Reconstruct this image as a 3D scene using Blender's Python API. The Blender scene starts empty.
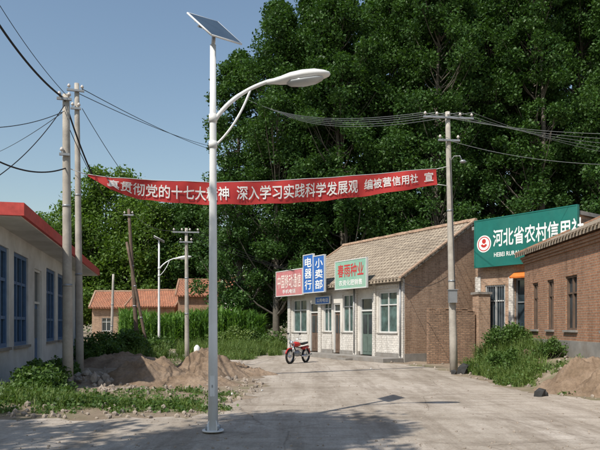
import bpy, bmesh, math, random
import numpy as np
from mathutils import Vector, Matrix
random.seed(7)
rng = np.random.default_rng(11)
sc = bpy.context.scene
F = 620.0; HZ = 325.0; CH = 1.6
def at(px, py, D):
    return Vector(((px-300)/F*D, D, CH+(HZ-py)/F*D))
def gx(px, D): return (px-300)/F*D

# ---------------------------------------------------------------- materials
def newmat(name):
    m = bpy.data.materials.new(name); m.use_nodes = True
    nt = m.node_tree; b = nt.nodes['Principled BSDF']
    return m, nt, b
def N(nt, t, **kw):
    n = nt.nodes.new(t)
    for k, v in kw.items():
        if k in n.inputs: n.inputs[k].default_value = v
        else: setattr(n, k, v)
    return n
def c4(c): return (c[0], c[1], c[2], 1)
def ramp(nt, fac, stops):
    r = nt.nodes.new('ShaderNodeValToRGB')
    e = r.color_ramp.elements
    e[0].position, e[0].color = stops[0][0], c4(stops[0][1])
    e[1].position, e[1].color = stops[-1][0], c4(stops[-1][1])
    for p, c in stops[1:-1]:
        x = e.new(p); x.color = c4(c)
    nt.links.new(fac, r.inputs[0]); return r.outputs[0]
def mixc(nt, fac, a, b, mode='MIX'):
    m = nt.nodes.new('ShaderNodeMix'); m.data_type = 'RGBA'; m.blend_type = mode
    for s, v in ((m.inputs[0], fac), (m.inputs[6], a), (m.inputs[7], b)):
        if isinstance(v, (int, float)): s.default_value = v
        elif isinstance(v, tuple): s.default_value = c4(v)
        else: nt.links.new(v, s)
    return m.outputs[2]
def plain(name, c, rough=0.6, metal=0.0, var=0.15, scale=6.0, bump=0.0, bscale=60, spec=0.3, dirt=None):
    m, nt, b = newmat(name)
    tc = N(nt, 'ShaderNodeTexCoord')
    n1 = N(nt, 'ShaderNodeTexNoise', Scale=scale, Detail=6.0, Roughness=0.65)
    nt.links.new(tc.outputs['Object'], n1.inputs['Vector'])
    lo = tuple(x*(1-var) for x in c); hi = tuple(min(1, x*(1+var)) for x in c)
    col = ramp(nt, n1.outputs[0], [(0.3, lo), (0.7, hi)])
    if dirt:
        n3 = N(nt, 'ShaderNodeTexNoise', Scale=scale*0.35, Detail=8.0, Roughness=0.7)
        nt.links.new(tc.outputs['Object'], n3.inputs['Vector'])
        f = ramp(nt, n3.outputs[0], [(0.45, (0,0,0)), (0.7, (1,1,1))])
        col = mixc(nt, f, col, dirt)
    nt.links.new(col, b.inputs['Base Color'])
    b.inputs['Roughness'].default_value = rough; b.inputs['Metallic'].default_value = metal
    b.inputs['Specular IOR Level'].default_value = spec
    if bump:
        n2 = N(nt, 'ShaderNodeTexNoise', Scale=bscale, Detail=5.0)
        nt.links.new(tc.outputs['Object'], n2.inputs['Vector'])
        bp = N(nt, 'ShaderNodeBump', Strength=bump, Distance=0.02)
        nt.links.new(n2.outputs[0], bp.inputs['Height']); nt.links.new(bp.outputs[0], b.inputs['Normal'])
    return m
def brick(name, c1, c2, mortar, w=0.25, h=0.075, ms=0.012, grime=(0.16,0.12,0.09), tile=False, gl=0.5):
    m, nt, b = newmat(name)
    uv = N(nt, 'ShaderNodeTexCoord')
    t = N(nt, 'ShaderNodeTexBrick', Scale=1.0)
    t.inputs['Color1'].default_value = c4(c1); t.inputs['Color2'].default_value = c4(c2)
    t.inputs['Mortar'].default_value = c4(mortar); t.inputs['Mortar Size'].default_value = ms
    t.inputs['Mortar Smooth'].default_value = 0.3; t.inputs['Bias'].default_value = 0.0
    t.inputs['Brick Width'].default_value = w; t.inputs['Row Height'].default_value = h
    nt.links.new(uv.outputs['UV'], t.inputs['Vector'])
    n1 = N(nt, 'ShaderNodeTexNoise', Scale=0.9, Detail=8.0, Roughness=0.7)
    nt.links.new(uv.outputs['UV'], n1.inputs['Vector'])
    f = ramp(nt, n1.outputs[0], [(0.42, (0,0,0)), (0.75, (gl,gl,gl))])
    col = mixc(nt, f, t.outputs['Color'], grime)
    n2 = N(nt, 'ShaderNodeTexNoise', Scale=14.0, Detail=4.0)
    nt.links.new(uv.outputs['UV'], n2.inputs['Vector'])
    g = ramp(nt, n2.outputs[0], [(0.3, (0.72,0.72,0.72)), (0.7, (1.15,1.12,1.1))])
    col = mixc(nt, 1.0, col, g, 'MULTIPLY')
    # rain streaks / stains running down the surface
    mp = N(nt, 'ShaderNodeMapping'); mp.inputs['Scale'].default_value=(2.2,0.28,1)
    nt.links.new(uv.outputs['UV'], mp.inputs['Vector'])
    n4 = N(nt, 'ShaderNodeTexNoise', Scale=1.4, Detail=6.0, Roughness=0.7); nt.links.new(mp.outputs[0], n4.inputs['Vector'])
    g2 = ramp(nt, n4.outputs[0], [(0.32,(0.70,0.68,0.66)),(0.5,(1,1,1)),(0.75,(1.12,1.1,1.08))])
    col = mixc(nt, 1.0, col, g2, 'MULTIPLY')
    nt.links.new(col, b.inputs['Base Color'])
    b.inputs['Roughness'].default_value = 0.85; b.inputs['Specular IOR Level'].default_value = 0.15
    bp = N(nt, 'ShaderNodeBump', Strength=0.7, Distance=0.02 if not tile else 0.05); bp.invert = True
    nt.links.new(t.outputs['Fac'], bp.inputs['Height']); nt.links.new(bp.outputs[0], b.inputs['Normal'])
    return m
def leafmat(name, lo, hi, tr=0.35):
    m, nt, b = newmat(name)
    g = N(nt, 'ShaderNodeNewGeometry')
    tc = N(nt, 'ShaderNodeTexCoord')
    n = N(nt, 'ShaderNodeTexNoise', Scale=0.45, Detail=1.0)
    nt.links.new(tc.outputs['Object'], n.inputs['Vector'])
    ad = N(nt, 'ShaderNodeMath', operation='ADD')
    nt.links.new(g.outputs['Random Per Island'], ad.inputs[0]); nt.links.new(n.outputs[0], ad.inputs[1])
    mu = N(nt, 'ShaderNodeMath', operation='MULTIPLY'); mu.inputs[1].default_value = 0.5
    nt.links.new(ad.outputs[0], mu.inputs[0])
    col = ramp(nt, mu.outputs[0], [(0.2, lo), (0.8, hi)])
    nt.links.new(col, b.inputs['Base Color']); b.inputs['Roughness'].default_value = 0.5
    b.inputs['Specular IOR Level'].default_value = 0.25
    t = N(nt, 'ShaderNodeBsdfTranslucent')
    c2 = mixc(nt, 1.0, col, (1.2, 1.35, 0.5), 'MULTIPLY')
    nt.links.new(c2, t.inputs['Color'])
    mx = N(nt, 'ShaderNodeMixShader'); mx.inputs[0].default_value = tr
    out = nt.nodes['Material Output']
    nt.links.new(b.outputs[0], mx.inputs[1]); nt.links.new(t.outputs[0], mx.inputs[2])
    nt.links.new(mx.outputs[0], out.inputs['Surface'])
    return m
def earthmat(name, stops, sc1=0.5, bump=0.6, fine=40, green=None, worn=None):
    m, nt, b = newmat(name)
    tc = N(nt, 'ShaderNodeTexCoord')
    def noise(s, d=8.0, r=0.65):
        n = N(nt, 'ShaderNodeTexNoise', Scale=s, Detail=d, Roughness=r)
        nt.links.new(tc.outputs['Object'], n.inputs['Vector']); return n.outputs[0]
    col = ramp(nt, noise(sc1), stops)
    if worn:
        mp = N(nt, 'ShaderNodeMapping'); mp.inputs['Scale'].default_value=(1.9,0.22,1); mp.inputs['Rotation'].default_value=(0,0,math.radians(-9))
        nt.links.new(tc.outputs['Object'], mp.inputs['Vector'])
        nn = N(nt, 'ShaderNodeTexNoise', Scale=0.8, Detail=7.0, Roughness=0.7); nt.links.new(mp.outputs[0], nn.inputs['Vector'])
        f = ramp(nt, nn.outputs[0], [(0.45,(0,0,0)),(0.62,(0.8,0.8,0.8))])
        col = mixc(nt, f, col, worn)
        mp2 = N(nt, 'ShaderNodeMapping'); mp2.inputs['Scale'].default_value=(0.25,2.6,1); mp2.inputs['Rotation'].default_value=(0,0,math.radians(-16))
        nt.links.new(tc.outputs['Object'], mp2.inputs['Vector'])
        n5 = N(nt, 'ShaderNodeTexNoise', Scale=0.7, Detail=7.0, Roughness=0.7); nt.links.new(mp2.outputs[0], n5.inputs['Vector'])
        f2_ = ramp(nt, n5.outputs[0], [(0.52,(0,0,0)),(0.68,(0.6,0.6,0.6))])
        col = mixc(nt, f2_, col, tuple(x*0.8 for x in worn))
        vo = N(nt, 'ShaderNodeTexVoronoi', Scale=0.32, feature='DISTANCE_TO_EDGE')
        wn = N(nt, 'ShaderNodeTexNoise', Scale=1.5, Detail=6.0)
        nt.links.new(tc.outputs['Object'], wn.inputs['Vector'])
        wv = mixc(nt, 0.18, tc.outputs['Object'], wn.outputs['Color'], 'ADD')
        nt.links.new(wv, vo.inputs['Vector'])
        cr = ramp(nt, vo.outputs['Distance'], [(0.0,(0.45,0.42,0.40)),(0.006,(1,1,1))])
        col = mixc(nt, 0.55, col, cr, 'MULTIPLY')
    sp = ramp(nt, noise(fine, 6.0, 0.8), [(0.3, (0.68,0.68,0.68)), (0.52, (1,1,1)), (0.75, (1.2,1.18,1.15))])
    col = mixc(nt, 1.0, col, sp, 'MULTIPLY')
    st = ramp(nt, noise(3.1, 5.0, 0.7), [(0.3, (0.82,0.80,0.78)), (0.6, (1.05,1.05,1.05))])
    col = mixc(nt, 1.0, col, st, 'MULTIPLY')
    if green:
        f = ramp(nt, noise(0.23, 8.0, 0.75), [(0.5, (0,0,0)), (0.64, (0.75,0.75,0.75))])
        col = mixc(nt, f, col, green)
    nt.links.new(col, b.inputs['Base Color'])
    b.inputs['Roughness'].default_value = 0.95; b.inputs['Specular IOR Level'].default_value = 0.1
    bp = N(nt, 'ShaderNodeBump', Strength=bump, Distance=0.03)
    nt.links.new(noise(fine*0.5, 8.0, 0.75), bp.inputs['Height']); nt.links.new(bp.outputs[0], b.inputs['Normal'])
    return m

M = {}
M['ground'] = earthmat('ground_soil', [(0.3,(0.22,0.17,0.12)),(0.5,(0.31,0.245,0.185)),(0.7,(0.38,0.31,0.24))], 0.45, 0.8, 30, green=(0.11,0.13,0.05))
M['road'] = earthmat('dusty_road', [(0.3,(0.35,0.30,0.245)),(0.5,(0.44,0.385,0.325)),(0.72,(0.54,0.48,0.42))], 0.35, 0.45, 26, worn=(0.275,0.23,0.185))
M['dirt'] = earthmat('loose_dirt', [(0.3,(0.17,0.12,0.08)),(0.5,(0.26,0.19,0.135)),(0.7,(0.33,0.25,0.185))], 1.2, 1.0, 18)
M['rock'] = plain('rubble_rock', (0.31,0.26,0.215), 0.9, var=0.35, scale=3, bump=0.5, bscale=30)
M['darkrock'] = plain('black_stone', (0.04,0.04,0.04), 0.8, var=0.3, bump=0.5, bscale=20)
M['brick_red'] = brick('brick_red', (0.45,0.235,0.145), (0.34,0.175,0.11), (0.38,0.30,0.23))
M['brick_brown'] = brick('brick_brown', (0.50,0.33,0.225), (0.35,0.22,0.15), (0.45,0.36,0.28), grime=(0.28,0.215,0.165))
M['brick_old'] = brick('brick_old', (0.47,0.30,0.20), (0.28,0.17,0.115), (0.22,0.165,0.125), ms=0.018, gl=0.7)
M['tile'] = brick('roof_tile_tan', (0.47,0.40,0.31), (0.34,0.285,0.225), (0.15,0.115,0.085), w=0.24, h=0.33, ms=0.03, grime=(0.25,0.205,0.155), tile=True)
M['tile_red'] = brick('roof_tile_red', (0.50,0.22,0.13), (0.42,0.17,0.10), (0.2,0.1,0.07), w=0.24, h=0.33, ms=0.03, tile=True)
M['wtile'] = brick('white_wall_tile', (0.72,0.70,0.66), (0.62,0.60,0.56), (0.45,0.42,0.38), w=0.2, h=0.1, ms=0.006, grime=(0.44,0.40,0.35), gl=0.6)
M['plaster'] = plain('plaster_white', (0.64,0.61,0.56), 0.9, var=0.10, scale=2, bump=0.2, dirt=(0.44,0.40,0.35))
M['whitewall'] = plain('white_wall', (0.58,0.58,0.57), 0.8, var=0.1, scale=2, bump=0.1, dirt=(0.42,0.41,0.39))
M['cement'] = plain('cement_render', (0.27,0.255,0.235), 0.9, var=0.2, scale=2.5, bump=0.4, dirt=(0.2,0.17,0.14))
M['concrete'] = plain('pole_concrete', (0.42,0.385,0.335), 0.85, var=0.15, scale=4, bump=0.3, dirt=(0.28,0.25,0.22))
M['wood'] = plain('old_wood', (0.14,0.10,0.075), 0.9, var=0.3, scale=5, bump=0.5)
M['bark'] = plain('bark', (0.13,0.115,0.095), 0.9, var=0.3, scale=4, bump=0.6, bscale=15)
M['white'] = plain('white_paint', (0.78,0.78,0.78), 0.35, var=0.04, scale=3, spec=0.5, dirt=(0.66,0.65,0.62))
M['grey'] = plain('grey_metal', (0.30,0.31,0.32), 0.45, metal=0.5, var=0.1)
M['thinwire'] = plain('aluminium_conductor', (0.16,0.17,0.17), 0.6, metal=0.2, var=0.1)
M['panelback'] = plain('solar_panel_back', (0.13,0.13,0.16), 0.4, var=0.2, scale=14)
M['glasslens'] = plain('lamp_glass', (0.45,0.47,0.48), 0.15, var=0.05, spec=0.6)
M['red'] = plain('red_paint', (0.50,0.03,0.025), 0.4, var=0.15, spec=0.5)
M['redtrim'] = plain('red_trim', (0.50,0.07,0.06), 0.6, var=0.2)
M['blue'] = plain('blue_window_frame', (0.07,0.14,0.27), 0.5, var=0.15)
M['glass'] = plain('window_glass', (0.03,0.045,0.055), 0.08, var=0.5, scale=1.3, spec=0.8)
M['teal'] = plain('teal_curtain_glass', (0.06,0.105,0.10), 0.12, var=0.7, scale=2, spec=0.6)
M['frame'] = plain('window_frame_white', (0.6,0.6,0.58), 0.5, var=0.08)
M['door'] = plain('door_brown', (0.14,0.095,0.07), 0.6, var=0.25, scale=3)
M['doorg'] = plain('door_green', (0.11,0.15,0.13), 0.5, var=0.2, scale=3)
M['black'] = plain('black_rubber', (0.02,0.02,0.02), 0.6, var=0.1)
M['wire'] = plain('cable_black', (0.025,0.025,0.028), 0.6, var=0.1)
M['chrome'] = plain('chrome', (0.6,0.6,0.62), 0.2, metal=0.9, var=0.05)
M['porcelain'] = plain('insulator', (0.55,0.50,0.46), 0.25, var=0.1, spec=0.6)
M['sgreen'] = plain('sign_green', (0.012,0.14,0.115), 0.5, var=0.15, scale=1.5, dirt=(0.03,0.16,0.13))
M['slgreen'] = plain('sign_pale_green', (0.24,0.44,0.34), 0.6, var=0.15, scale=2, dirt=(0.30,0.42,0.33))
M['spink'] = plain('sign_pink', (0.50,0.17,0.18), 0.6, var=0.2, scale=2, dirt=(0.50,0.26,0.24))
M['sblue'] = plain('sign_blue', (0.03,0.13,0.42), 0.5, var=0.15, scale=2)
M['txtw'] = plain('lettering_white', (0.80,0.80,0.77), 0.6, var=0.05)
M['txtr'] = plain('lettering_red', (0.5,0.05,0.05), 0.6, var=0.05)
M['txtp'] = plain('lettering_pale', (0.72,0.60,0.55), 0.6, var=0.05)
M['orange'] = plain('orange_cloth', (0.75,0.20,0.04), 0.7, var=0.2)
M['leafP'] = leafmat('poplar_leaves', (0.022,0.060,0.016), (0.085,0.165,0.040), 0.26)
M['leafW'] = leafmat('willow_leaves', (0.055,0.115,0.022), (0.16,0.25,0.052), 0.35)
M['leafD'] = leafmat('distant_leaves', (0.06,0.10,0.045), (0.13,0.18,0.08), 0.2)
M['leafB'] = leafmat('bush_leaves', (0.04,0.085,0.02), (0.12,0.20,0.05), 0.3)
M['grass'] = leafmat('weed_grass', (0.07,0.125,0.03), (0.21,0.28,0.08), 0.3)
M['corn'] = leafmat('corn_leaves', (0.06,0.14,0.028), (0.155,0.28,0.055), 0.3)
# banner cloth
m, nt, b = newmat('red_banner_cloth')
tc = N(nt,'ShaderNodeTexCoord'); n1 = N(nt,'ShaderNodeTexNoise', Scale=1.6, Detail=5.0)
nt.links.new(tc.outputs['Object'], n1.inputs['Vector'])
col = ramp(nt, n1.outputs[0], [(0.3,(0.50,0.035,0.035)),(0.7,(0.66,0.06,0.05))])
nt.links.new(col, b.inputs['Base Color']); b.inputs['Roughness'].default_value=0.7
tr = N(nt,'ShaderNodeBsdfTranslucent'); nt.links.new(col, tr.inputs['Color'])
mx = N(nt,'ShaderNodeMixShader'); mx.inputs[0].default_value=0.2
nt.links.new(b.outputs[0], mx.inputs[1]); nt.links.new(tr.outputs[0], mx.inputs[2])
nt.links.new(mx.outputs[0], nt.nodes['Material Output'].inputs['Surface'])
M['banner']=m

# ---------------------------------------------------------------- mesh helpers
def link(ob, parent=None):
    sc.collection.objects.link(ob)
    if parent is not None: ob.parent = parent
    return ob
def empty(name, loc=(0,0,0)):
    e = bpy.data.objects.new(name, None); e.empty_display_size = 0.3; e.location = loc
    return link(e)
class Fr:
    def __init__(s, O, d):
        s.O = Vector((O[0], O[1], O[2] if len(O) > 2 else 0)); s.d = Vector((d[0], d[1], 0)).normalized()
        s.n = Vector((s.d.y, -s.d.x, 0))
    def flip(s): s.n = -s.n; return s
    def p(s, u, n, z): return s.O + s.d*u + s.n*n + Vector((0,0,z))
class MB:
    def __init__(s): s.v=[]; s.f=[]; s.m=[]; s.mats=[]; s.sm=[]
    def mi(s, k):
        if k not in s.mats: s.mats.append(k)
        return s.mats.index(k)
    def add(s, vs, fs, k, smooth=False):
        o=len(s.v); s.v += [Vector(v) for v in vs]; i=s.mi(k)
        for f in fs: s.f.append(tuple(o+a for a in f)); s.m.append(i); s.sm.append(smooth)
    def box(s, fr, u0,u1,n0,n1,z0,z1,k):
        vs=[fr.p(u,n,z) for z in (z0,z1) for n in (n0,n1) for u in (u0,u1)]
        s.add(vs,[(0,2,3,1),(4,5,7,6),(0,1,5,4),(2,6,7,3),(0,4,6,2),(1,3,7,5)],k)
    def prism(s, fr, pts, u0,u1,k):
        n=len(pts); vs=[fr.p(u0,a,z) for a,z in pts]+[fr.p(u1,a,z) for a,z in pts]
        fs=[tuple(range(n)), tuple(range(2*n-1,n-1,-1))]+[(i,(i+1)%n,n+(i+1)%n,n+i) for i in range(n)]
        s.add(vs,fs,k)
    def wall(s, fr, u0,u1,z0,z1,n0,n1,ops,k):
        us=sorted(set([u0,u1]+[x for o in ops for x in o[:2]])); zs=sorted(set([z0,z1]+[x for o in ops for x in o[2:4]]))
        def solid(i,j):
            if i<0 or j<0 or i>=len(us)-1 or j>=len(zs)-1: return False
            uc=(us[i]+us[i+1])/2; zc=(zs[j]+zs[j+1])/2
            return not any(o[0]<uc<o[1] and o[2]<zc<o[3] for o in ops)
        q=lambda *p: s.add([fr.p(*x) for x in p],[(0,1,2,3)],k)
        for i in range(len(us)-1):
            for j in range(len(zs)-1):
                if not solid(i,j): continue
                a,b_,c,d=us[i],us[i+1],zs[j],zs[j+1]
                q((a,n1,c),(b_,n1,c),(b_,n1,d),(a,n1,d)); q((a,n0,c),(b_,n0,c),(b_,n0,d),(a,n0,d))
                if not solid(i-1,j): q((a,n0,c),(a,n1,c),(a,n1,d),(a,n0,d))
                if not solid(i+1,j): q((b_,n0,c),(b_,n1,c),(b_,n1,d),(b_,n0,d))
                if not solid(i,j-1): q((a,n0,c),(b_,n0,c),(b_,n1,c),(a,n1,c))
                if not solid(i,j+1): q((a,n0,d),(b_,n0,d),(b_,n1,d),(a,n1,d))
    def tube(s, pts, rads, k, seg=12, caps=True, closed=False):
        pts=[Vector(p) for p in pts]; n=len(pts)
        if not hasattr(rads,'__len__'): rads=[rads]*n
        up=None; vs=[]
        for i,p in enumerate(pts):
            if closed: t=(pts[(i+1)%n]-pts[i-1])
            else: t=pts[min(i+1,n-1)]-pts[max(i-1,0)]
            t.normalize()
            if up is None:
                up=Vector((0,0,1)) if abs(t.z)<0.9 else Vector((1,0,0))
            a=(up-t*up.dot(t)).normalized(); up=a; b2=t.cross(a)
            for j in range(seg):
                th=2*math.pi*j/seg; vs.append(p+(a*math.cos(th)+b2*math.sin(th))*rads[i])
        fs=[]
        for i in range(n if closed else n-1):
            i2=(i+1)%n
            for j in range(seg): fs.append((i*seg+j,i*seg+(j+1)%seg,i2*seg+(j+1)%seg,i2*seg+j))
        s.add(vs,fs,k,True)
        if caps and not closed:
            o=len(s.v)-len(vs); i=s.mi(k)
            s.f.append(tuple(o+j for j in range(seg))); s.m.append(i); s.sm.append(False)
            s.f.append(tuple(o+(n-1)*seg+j for j in range(seg-1,-1,-1))); s.m.append(i); s.sm.append(False)
    def loft(s, secs, k, axis=(1,0,0), side=(0,1,0), O=(0,0,0), seg=16):
        ax=Vector(axis); sd=Vector(side); O=Vector(O); vs=[]
        for x,w,zu,zd,zc in secs:
            for j in range(seg):
                th=2*math.pi*j/seg; sn=math.sin(th)
                vs.append(O+ax*x+sd*(w*math.cos(th))+Vector((0,0,zc+(zu if sn>0 else zd)*sn)))
        n=len(secs)
        fs=[(i*seg+j,i*seg+(j+1)%seg,(i+1)*seg+(j+1)%seg,(i+1)*seg+j) for i in range(n-1) for j in range(seg)]
        fs+= [tuple(range(seg)), tuple((n-1)*seg+j for j in range(seg-1,-1,-1))]
        s.add(vs,fs,k,True)
    def build(s, name, parent=None, base=(0,0,0), bevel=0, recalc=True):
        base=Vector(base); me=bpy.data.meshes.new(name)
        me.from_pydata([v-base for v in s.v],[],s.f)
        for k in s.mats: me.materials.append(M[k])
        me.polygons.foreach_set('material_index', s.m); me.polygons.foreach_set('use_smooth', s.sm)
        if recalc:
            bm=bmesh.new(); bm.from_mesh(me); bmesh.ops.recalc_face_normals(bm, faces=bm.faces); bm.to_mesh(me); bm.free()
        uv=me.uv_layers.new(name='UVMap'); zz=Vector((0,0,1))
        for p in me.polygons:
            n=p.normal
            if abs(n.z)>0.97: t=Vector((1,0,0))
            else:
                t=zz.cross(n).normalized()
                if t.x+0.5*t.y<0: t=-t
            bt=n.cross(t)
            if bt.z<0: bt=-bt
            for li in p.loop_indices:
                co=me.vertices[me.loops[li].vertex_index].co+base
                uv.data[li].uv=(co.dot(t),co.dot(bt))
        ob=bpy.data.objects.new(name, me)
        if parent is None: ob.location=base
        return link(ob,parent)

def npmesh(name, V, Q, mats, mi=None):
    me=bpy.data.meshes.new(name); V=np.asarray(V,dtype=np.float32); Q=np.asarray(Q,dtype=np.int32)
    me.vertices.add(len(V)); me.vertices.foreach_set('co', V.ravel())
    me.loops.add(Q.size); me.loops.foreach_set('vertex_index', Q.ravel())
    me.polygons.add(len(Q)); me.polygons.foreach_set('loop_start', np.arange(0,Q.size,4,dtype=np.int32))
    if mi is not None: me.polygons.foreach_set('material_index', np.asarray(mi,dtype=np.int32))
    for k in mats: me.materials.append(M[k])
    me.update(calc_edges=True); me.validate()
    return me
def leaves(C, size, r, up=0.3, ar=0.62):
    n=len(C); nr=r.normal(size=(n,3)); nr[:,2]=np.abs(nr[:,2])+up
    nr/=np.linalg.norm(nr,axis=1)[:,None]
    t=r.normal(size=(n,3)); t-=nr*(t*nr).sum(1)[:,None]; t/=np.linalg.norm(t,axis=1)[:,None]
    b_=np.cross(nr,t); s=np.asarray(size)[:,None]*0.5
    V=np.stack([C+t*s, C+b_*s*ar, C-t*s, C-b_*s*ar],1).reshape(-1,3)
    return V, np.arange(4*n).reshape(n,4)
def nptube(p0,p1,r0,r1,seg=6,bend=None,rings=4):
    p0=np.array(p0,float); p1=np.array(p1,float); ts=np.linspace(0,1,rings)
    P=p0+(p1-p0)*ts[:,None]
    if bend is not None: P=P+np.array(bend)*(np.sin(ts*math.pi))[:,None]
    t=(p1-p0)/np.linalg.norm(p1-p0); a=np.cross(t,[0,0,1.0]) if abs(t[2])<0.9 else np.cross(t,[1.0,0,0])
    a/=np.linalg.norm(a); b_=np.cross(t,a); th=np.arange(seg)*2*math.pi/seg
    R=(r0+(r1-r0)*ts)[:,None,None]
    V=(P[:,None,:]+R*(np.cos(th)[:,None]*a+np.sin(th)[:,None]*b_)[None]).reshape(-1,3)
    Q=[(i*seg+j,i*seg+(j+1)%seg,(i+1)*seg+(j+1)%seg,(i+1)*seg+j) for i in range(rings-1) for j in range(seg)]
    return V,np.array(Q)
class NP:
    def __init__(s): s.V=[];s.Q=[];s.m=[];s.o=0
    def add(s,V,Q,mi): s.V.append(V); s.Q.append(Q+s.o); s.m.append(np.full(len(Q),mi)); s.o+=len(V)
    def mesh(s,name,mats): return npmesh(name,np.concatenate(s.V),np.concatenate(s.Q),mats,np.concatenate(s.m))
def tree_mesh(name, seed, H, z0, Rm, ncl, nl, ls, leaf, clr=(0.6,1.15), kind='poplar', trunk=0.3, droop=0.0):
    r=np.random.default_rng(seed); A=NP()
    lean=np.array([r.normal()*0.4,r.normal()*0.4,0])
    V,Q=nptube((0,0,-0.3),lean+(0,0,H*0.93),trunk,0.04,8,bend=(r.normal()*0.3,r.normal()*0.3,0),rings=10); A.add(V,Q,0)
    ph=r.uniform(0,6.28,6)
    C=[]
    for i in range(ncl):
        t=r.uniform(0,1)**0.9; z=z0+t*(H-z0); th=r.uniform(0,6.283)
        if kind=='poplar': R=Rm*min(1,(t/0.12+0.15)**0.5)*(max(0,1-t**2.4))**0.65+0.25
        else: R=Rm*math.sqrt(max(0,1-((t-0.42)/0.6)**2))+0.2
        lump=0.78+0.2*math.sin(2*th+ph[0]+z*0.5)+0.17*math.sin(3*th+ph[1]-z*0.9)+0.12*math.sin(z*1.7+ph[2]+th)
        rr=R*lump*math.sqrt(r.uniform(0.12,1))
        c=np.array([rr*math.cos(th),rr*math.sin(th),z])+lean*t
        C.append(c)
        if i%2==0:
            zb=max(z0*0.7,z-rr*r.uniform(0.6,1.3)-0.4); tb=zb/H
            V,Q=nptube(lean*tb+(0,0,zb),c,0.035+0.06*(1-t)*(rr/Rm+0.3),0.012,5,bend=(0,0,-0.15*rr)); A.add(V,Q,0)
    C=np.array(C)
    k=r.integers(nl//2,int(nl*1.5),ncl); idx=np.repeat(np.arange(ncl),k)
    rad=r.uniform(clr[0],clr[1],ncl)[idx]; g=r.normal(size=(len(idx),3)); g/=np.linalg.norm(g,axis=1)[:,None]
    g*= (r.uniform(0,1,len(idx))**0.45)[:,None]
    P=C[idx]+g*rad[:,None]*np.array([1,1,0.75])
    if droop: P[:,2]-=droop*np.linalg.norm(P[:,:2]-C[idx][:,:2],axis=1)*r.uniform(0,1.5,len(P))
    V,Q=leaves(P,r.uniform(ls*0.65,ls*1.35,len(P)),r); A.add(V,Q,1)
    return A.mesh(name,['bark',leaf])
def place(me,name,x,y,z=0,rot=0,s=(1,1,1)):
    o=bpy.data.objects.new(name,me); o.location=(x,y,z); o.rotation_euler=(0,0,rot); o.scale=s; return link(o)

def text_geo(s):
    cu=bpy.data.curves.new('t','FONT'); cu.body=s; cu.size=1.0; cu.resolution_u=3
    o=bpy.data.objects.new('t',cu); sc.collection.objects.link(o)
    dg=bpy.context.evaluated_depsgraph_get(); me=bpy.data.meshes.new_from_object(o.evaluated_get(dg))
    bm=bmesh.new(); bm.from_mesh(me)
    for _ in range(2):
        bmesh.ops.triangulate(bm,faces=bm.faces)
        lg=[e for e in bm.edges if e.calc_length()>0.25]
        if lg: bmesh.ops.subdivide_edges(bm,edges=lg,cuts=1)
    bmesh.ops.triangulate(bm,faces=bm.faces)
    bm.to_mesh(me); bm.free()
    V=[tuple(v.co) for v in me.vertices]; Fs=[tuple(p.vertices) for p in me.polygons]
    bpy.data.objects.remove(o); bpy.data.meshes.remove(me)
    if not V: return [],[],1
    xs=[v[0] for v in V]; ys=[v[1] for v in V]; x0,x1,y0,y1=min(xs),max(xs),min(ys),max(ys)
    return [((v[0]-x0)/(x1-x0),(v[1]-y0)/(y1-y0)) for v in V],Fs,(x1-x0)
BOLD=[(0,0,0),(0.028,0.0,0.0015),(0.014,0.022,0.003),(0.014,-0.022,0.0045)]   # strokes laid over each other for a heavy face

# ---------------------------------------------------------------- ground
def vnoise(x,y,s,seed):
    r=np.random.default_rng(seed); G=r.uniform(-1,1,(256,256))
    x=x/s; y=y/s; xi=np.floor(x).astype(int); yi=np.floor(y).astype(int); fx=x-xi; fy=y-yi
    fx=fx*fx*(3-2*fx); fy=fy*fy*(3-2*fy); g=lambda a,b_: G[a%256,b_%256]
    return (g(xi,yi)*(1-fx)+g(xi+1,yi)*fx)*(1-fy)+(g(xi,yi+1)*(1-fx)+g(xi+1,yi+1)*fx)*fy
road_pts=[(-30,10.5),(-12,10.4),(-5,10.5),(-1.9,10.6),(-1.25,13.2),(-1.0,16.5),(-1.5,21),(-2.8,26),(-5.2,30),(-10,33.5),(-20,38),(-22,43),(-10,38.5),(-4,36.5),(-1.6,35.2),(0.6,31.0),(3.2,26.8),(4.4,24.8),(5.0,22),(5.1,18),(5.4,14.5),(7.4,12.2),(14,11),(30,10),(30,-20),(-30,-20)]
def dens(pts,step=0.25,j=0.10):
    out=[]; r=random.Random(3); n=len(pts)
    for i in range(n):
        a=Vector(pts[i]); b_=Vector(pts[(i+1)%n]); L=(b_-a).length; k=max(1,int(L/step))
        if L>25: k=1
        nrm=Vector((-(b_-a).y,(b_-a).x)).normalized()
        for q in range(k):
            p=a+(b_-a)*q/k; jj=0 if abs(p.x)>18 else j
            p=p+nrm*(0.16*math.sin(q*0.55+i)+0.1*math.sin(q*1.37+2*i))*(0 if jj==0 or q==0 else 1)
            out.append((p.x+r.uniform(-jj,jj),p.y+r.uniform(-jj,jj)))
    return out
rp=np.array(dens(road_pts)); rc=np.array(road_pts)
def road_dist(X,Y):
    n=len(rc); d=np.full(X.shape,1e9); ins=np.zeros(X.shape,bool)
    for i in range(n):
        a=rc[i]; b_=rc[(i+1)%n]; ab=b_-a; t=np.clip(((X-a[0])*ab[0]+(Y-a[1])*ab[1])/(ab@ab),0,1)
        d=np.minimum(d,np.hypot(X-a[0]-t*ab[0],Y-a[1]-t*ab[1]))
        c=((a[1]>Y)!=(b_[1]>Y))&(X<(b_[0]-a[0])*(Y-a[1])/((b_[1]-a[1]) if b_[1]!=a[1] else 1e-9)+a[0]); ins^=c
    return np.where(ins,-d,d)
def sm(x,a,b_): t=np.clip((x-a)/(b_-a),0,1); return t*t*(3-2*t)
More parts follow.
